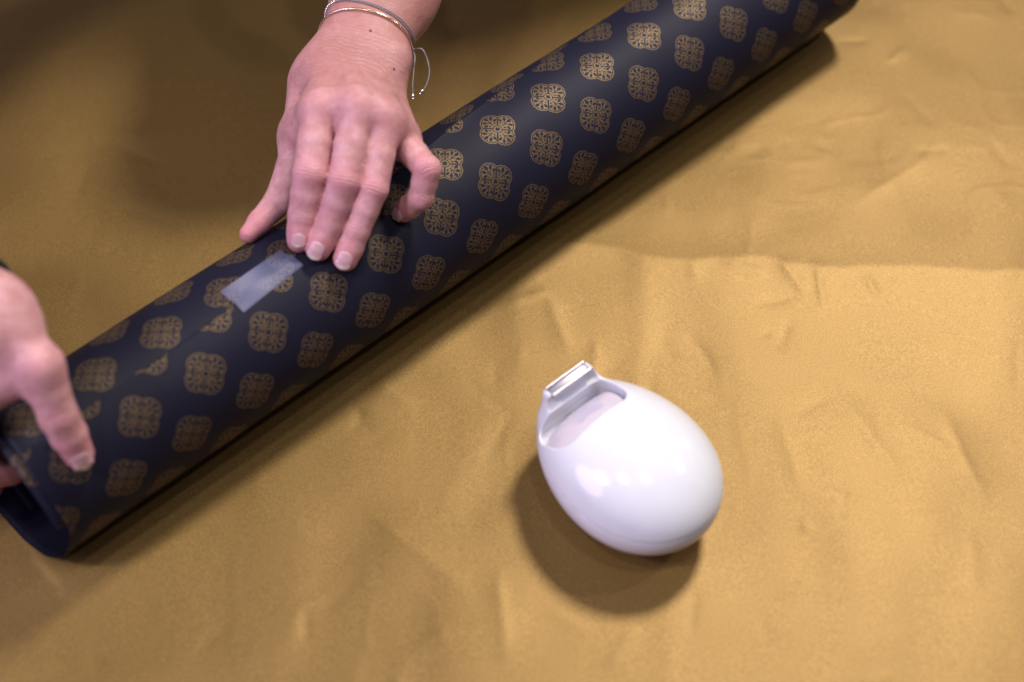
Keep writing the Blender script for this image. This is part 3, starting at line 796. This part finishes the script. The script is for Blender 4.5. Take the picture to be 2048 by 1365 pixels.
for i in range(40, 48):
    b = link('bead', bead_me, br); b.location = (p1[i] + p2[i]) / 2 - BL
knot = (p1[1] + p2[1]) / 2 + RT * 0.0008
for end in ('tail1', 'tail2'):
    tp = [knot] + [np.array(p) for p in BG[end]]
    c = spline(tp, 30)
    link('cord_end', tube_mesh('cord_end', c - BL, 0.00040, 8), br, CORD)
    for dz, rr in ((0.0, 1.25), (0.0022, 0.8)):
        dirn = c[-1] - c[-3]; dirn /= np.linalg.norm(dirn)
        b = link('bead', bead_me, br); b.location = c[-1] + dirn * (0.0008 + dz) - BL; b.scale = (rr, rr, rr)
kn = link('knot', grid_mesh('knot', sphere_pts(9, 14) * np.array([0.0016, 0.0016, 0.0024]), wrap=True, flip=True), br, CORD); kn.location = knot - BL
# black band on the other wrist
def ring_round(sdf, c, axis, off, n=64):
    axis = axis / np.linalg.norm(axis); e1 = np.cross(axis, [0, 0, 1.0]); e1 /= np.linalg.norm(e1); e2 = np.cross(axis, e1)
    out = []
    for a in np.linspace(0, 2 * np.pi, n, endpoint=False):
        d = math.cos(a) * e1 + math.sin(a) * e2; t = 0.07
        for _ in range(60): t -= float(sdf((c + d * t).astype(np.float32)[None])[0]) * 0.8
        out.append(c + d * (t + off))
    return np.array(out)
wc = (J['R_w1'] + J['R_w2']) / 2; wax = (J['R_e1'] + J['R_e2']) / 2 - wc
rb = ring_round(right_sdf, wc + wax * 0.03, wax, 0.002)
o = link('hair_band', tube_mesh('hair_band', rb, 0.0034, 10, closed=True), mat=BLACK)
tag(o, 'black elastic band around the wrist at the left edge', 'wristband')

# ------------------------------------------------------------------ sleeves and upper body (outside the frame, behind the table)
S = {'lc': (-0.085, 0.275, 0.172), 'le': (-0.147, 0.285, 0.19), 'lf': (-0.11, 0.42, 0.25), 'ls': (0.3, 0.64, 0.46), 'rc': (-0.51, 0.03, 0.185), 're': (-0.58, 0.2, 0.21), 'rs': (0.07, 0.72, 0.46), 'hip': (0.15, 0.82, 0.0), 'head': (0.19, 0.64, 0.72)}
def body(P):
    s = {k: np.array(v, np.float32) for k, v in S.items()}
    d = chain(P, [(s['lc'], 0.056), (s['le'], 0.067), (s['lf'], 0.085), (s['ls'], 0.075)], 0.03)  # unseen left sleeve, widened at the elbow to cast the shadow behind the hand
    d = smin(d, chain(P, [(s['rc'], 0.040), (s['re'], 0.048), (s['rs'], 0.062)], 0.03), 0.03)
    d = smin(d, chain(P, [(s['ls'], 0.065), (s['rs'], 0.065)], 0.03), 0.05)
    d = smin(d, chain(P, [(s['ls'] * 0.65 + s['rs'] * 0.35, 0.10), (s['hip'] + np.array([0.06, 0, 0], np.float32), 0.11)], 0.03), 0.06)
    d = smin(d, chain(P, [(s['rs'] * 0.65 + s['ls'] * 0.35, 0.10), (s['hip'] - np.array([0.06, 0, 0], np.float32), 0.11)], 0.03), 0.06)
    return d
if S:
    V, Fq = polygonise(body, (-0.85, 0.05, -0.05), (0.45, 1.0, 0.95), 0.009, steps=2)
    link('unseen_sweater', mesh_np('unseen_sweater', V - PL, Fq), person, KNIT)
    hd = np.array(S['head'], np.float32)
    def head_f(P):
        d = smin(cone(P, hd + [0, 0.02, 0.02], hd + [0, -0.01, -0.01], 0.078, 0.070), cone(P, hd + [0, -0.045, -0.075], hd + [0, -0.02, -0.04], 0.030, 0.050), 0.05)
        d = smin(d, cone(P, hd + [0, -0.085, -0.005], hd + [0, -0.097, -0.035], 0.008, 0.013), 0.012)
        for sx in (-1, 1): d = smin(d, cone(P, hd + [sx * 0.079, 0.01, -0.01], hd + [sx * 0.074, 0.0, -0.045], 0.012, 0.008), 0.008)
        return smin(d, cone(P, hd + [0, 0.02, -0.05], np.array(S['ls']) * 0.5 + np.array(S['rs']) * 0.5 + [0, 0, 0.03], 0.050, 0.055), 0.03)
    V, Fq = polygonise(head_f, hd - 0.26, hd + 0.16, 0.006, steps=2)
    hm = mesh_np('head', V - PL, Fq); skin_attrs(hm, V, [], [], []); link('head', hm, person, SKIN)
    def hair_f(P):
        d = smin(ball(P, hd + [0, 0.035, 0.03], 0.092), cone(P, hd + [0, 0.06, 0.0], hd + [0, 0.09, -0.13], 0.075, 0.05), 0.04)
        return smax(d, -smin(ball(P, hd + [0, -0.075, -0.04], 0.080), cone(P, hd + [0, -0.06, -0.1], hd + [0, -0.05, -0.2], 0.07, 0.07), 0.03), 0.01)
    V, Fq = polygonise(hair_f, hd - 0.24, hd + 0.18, 0.006, steps=2)
    link('hair', mesh_np('hair', V - PL, Fq), person, HAIR)
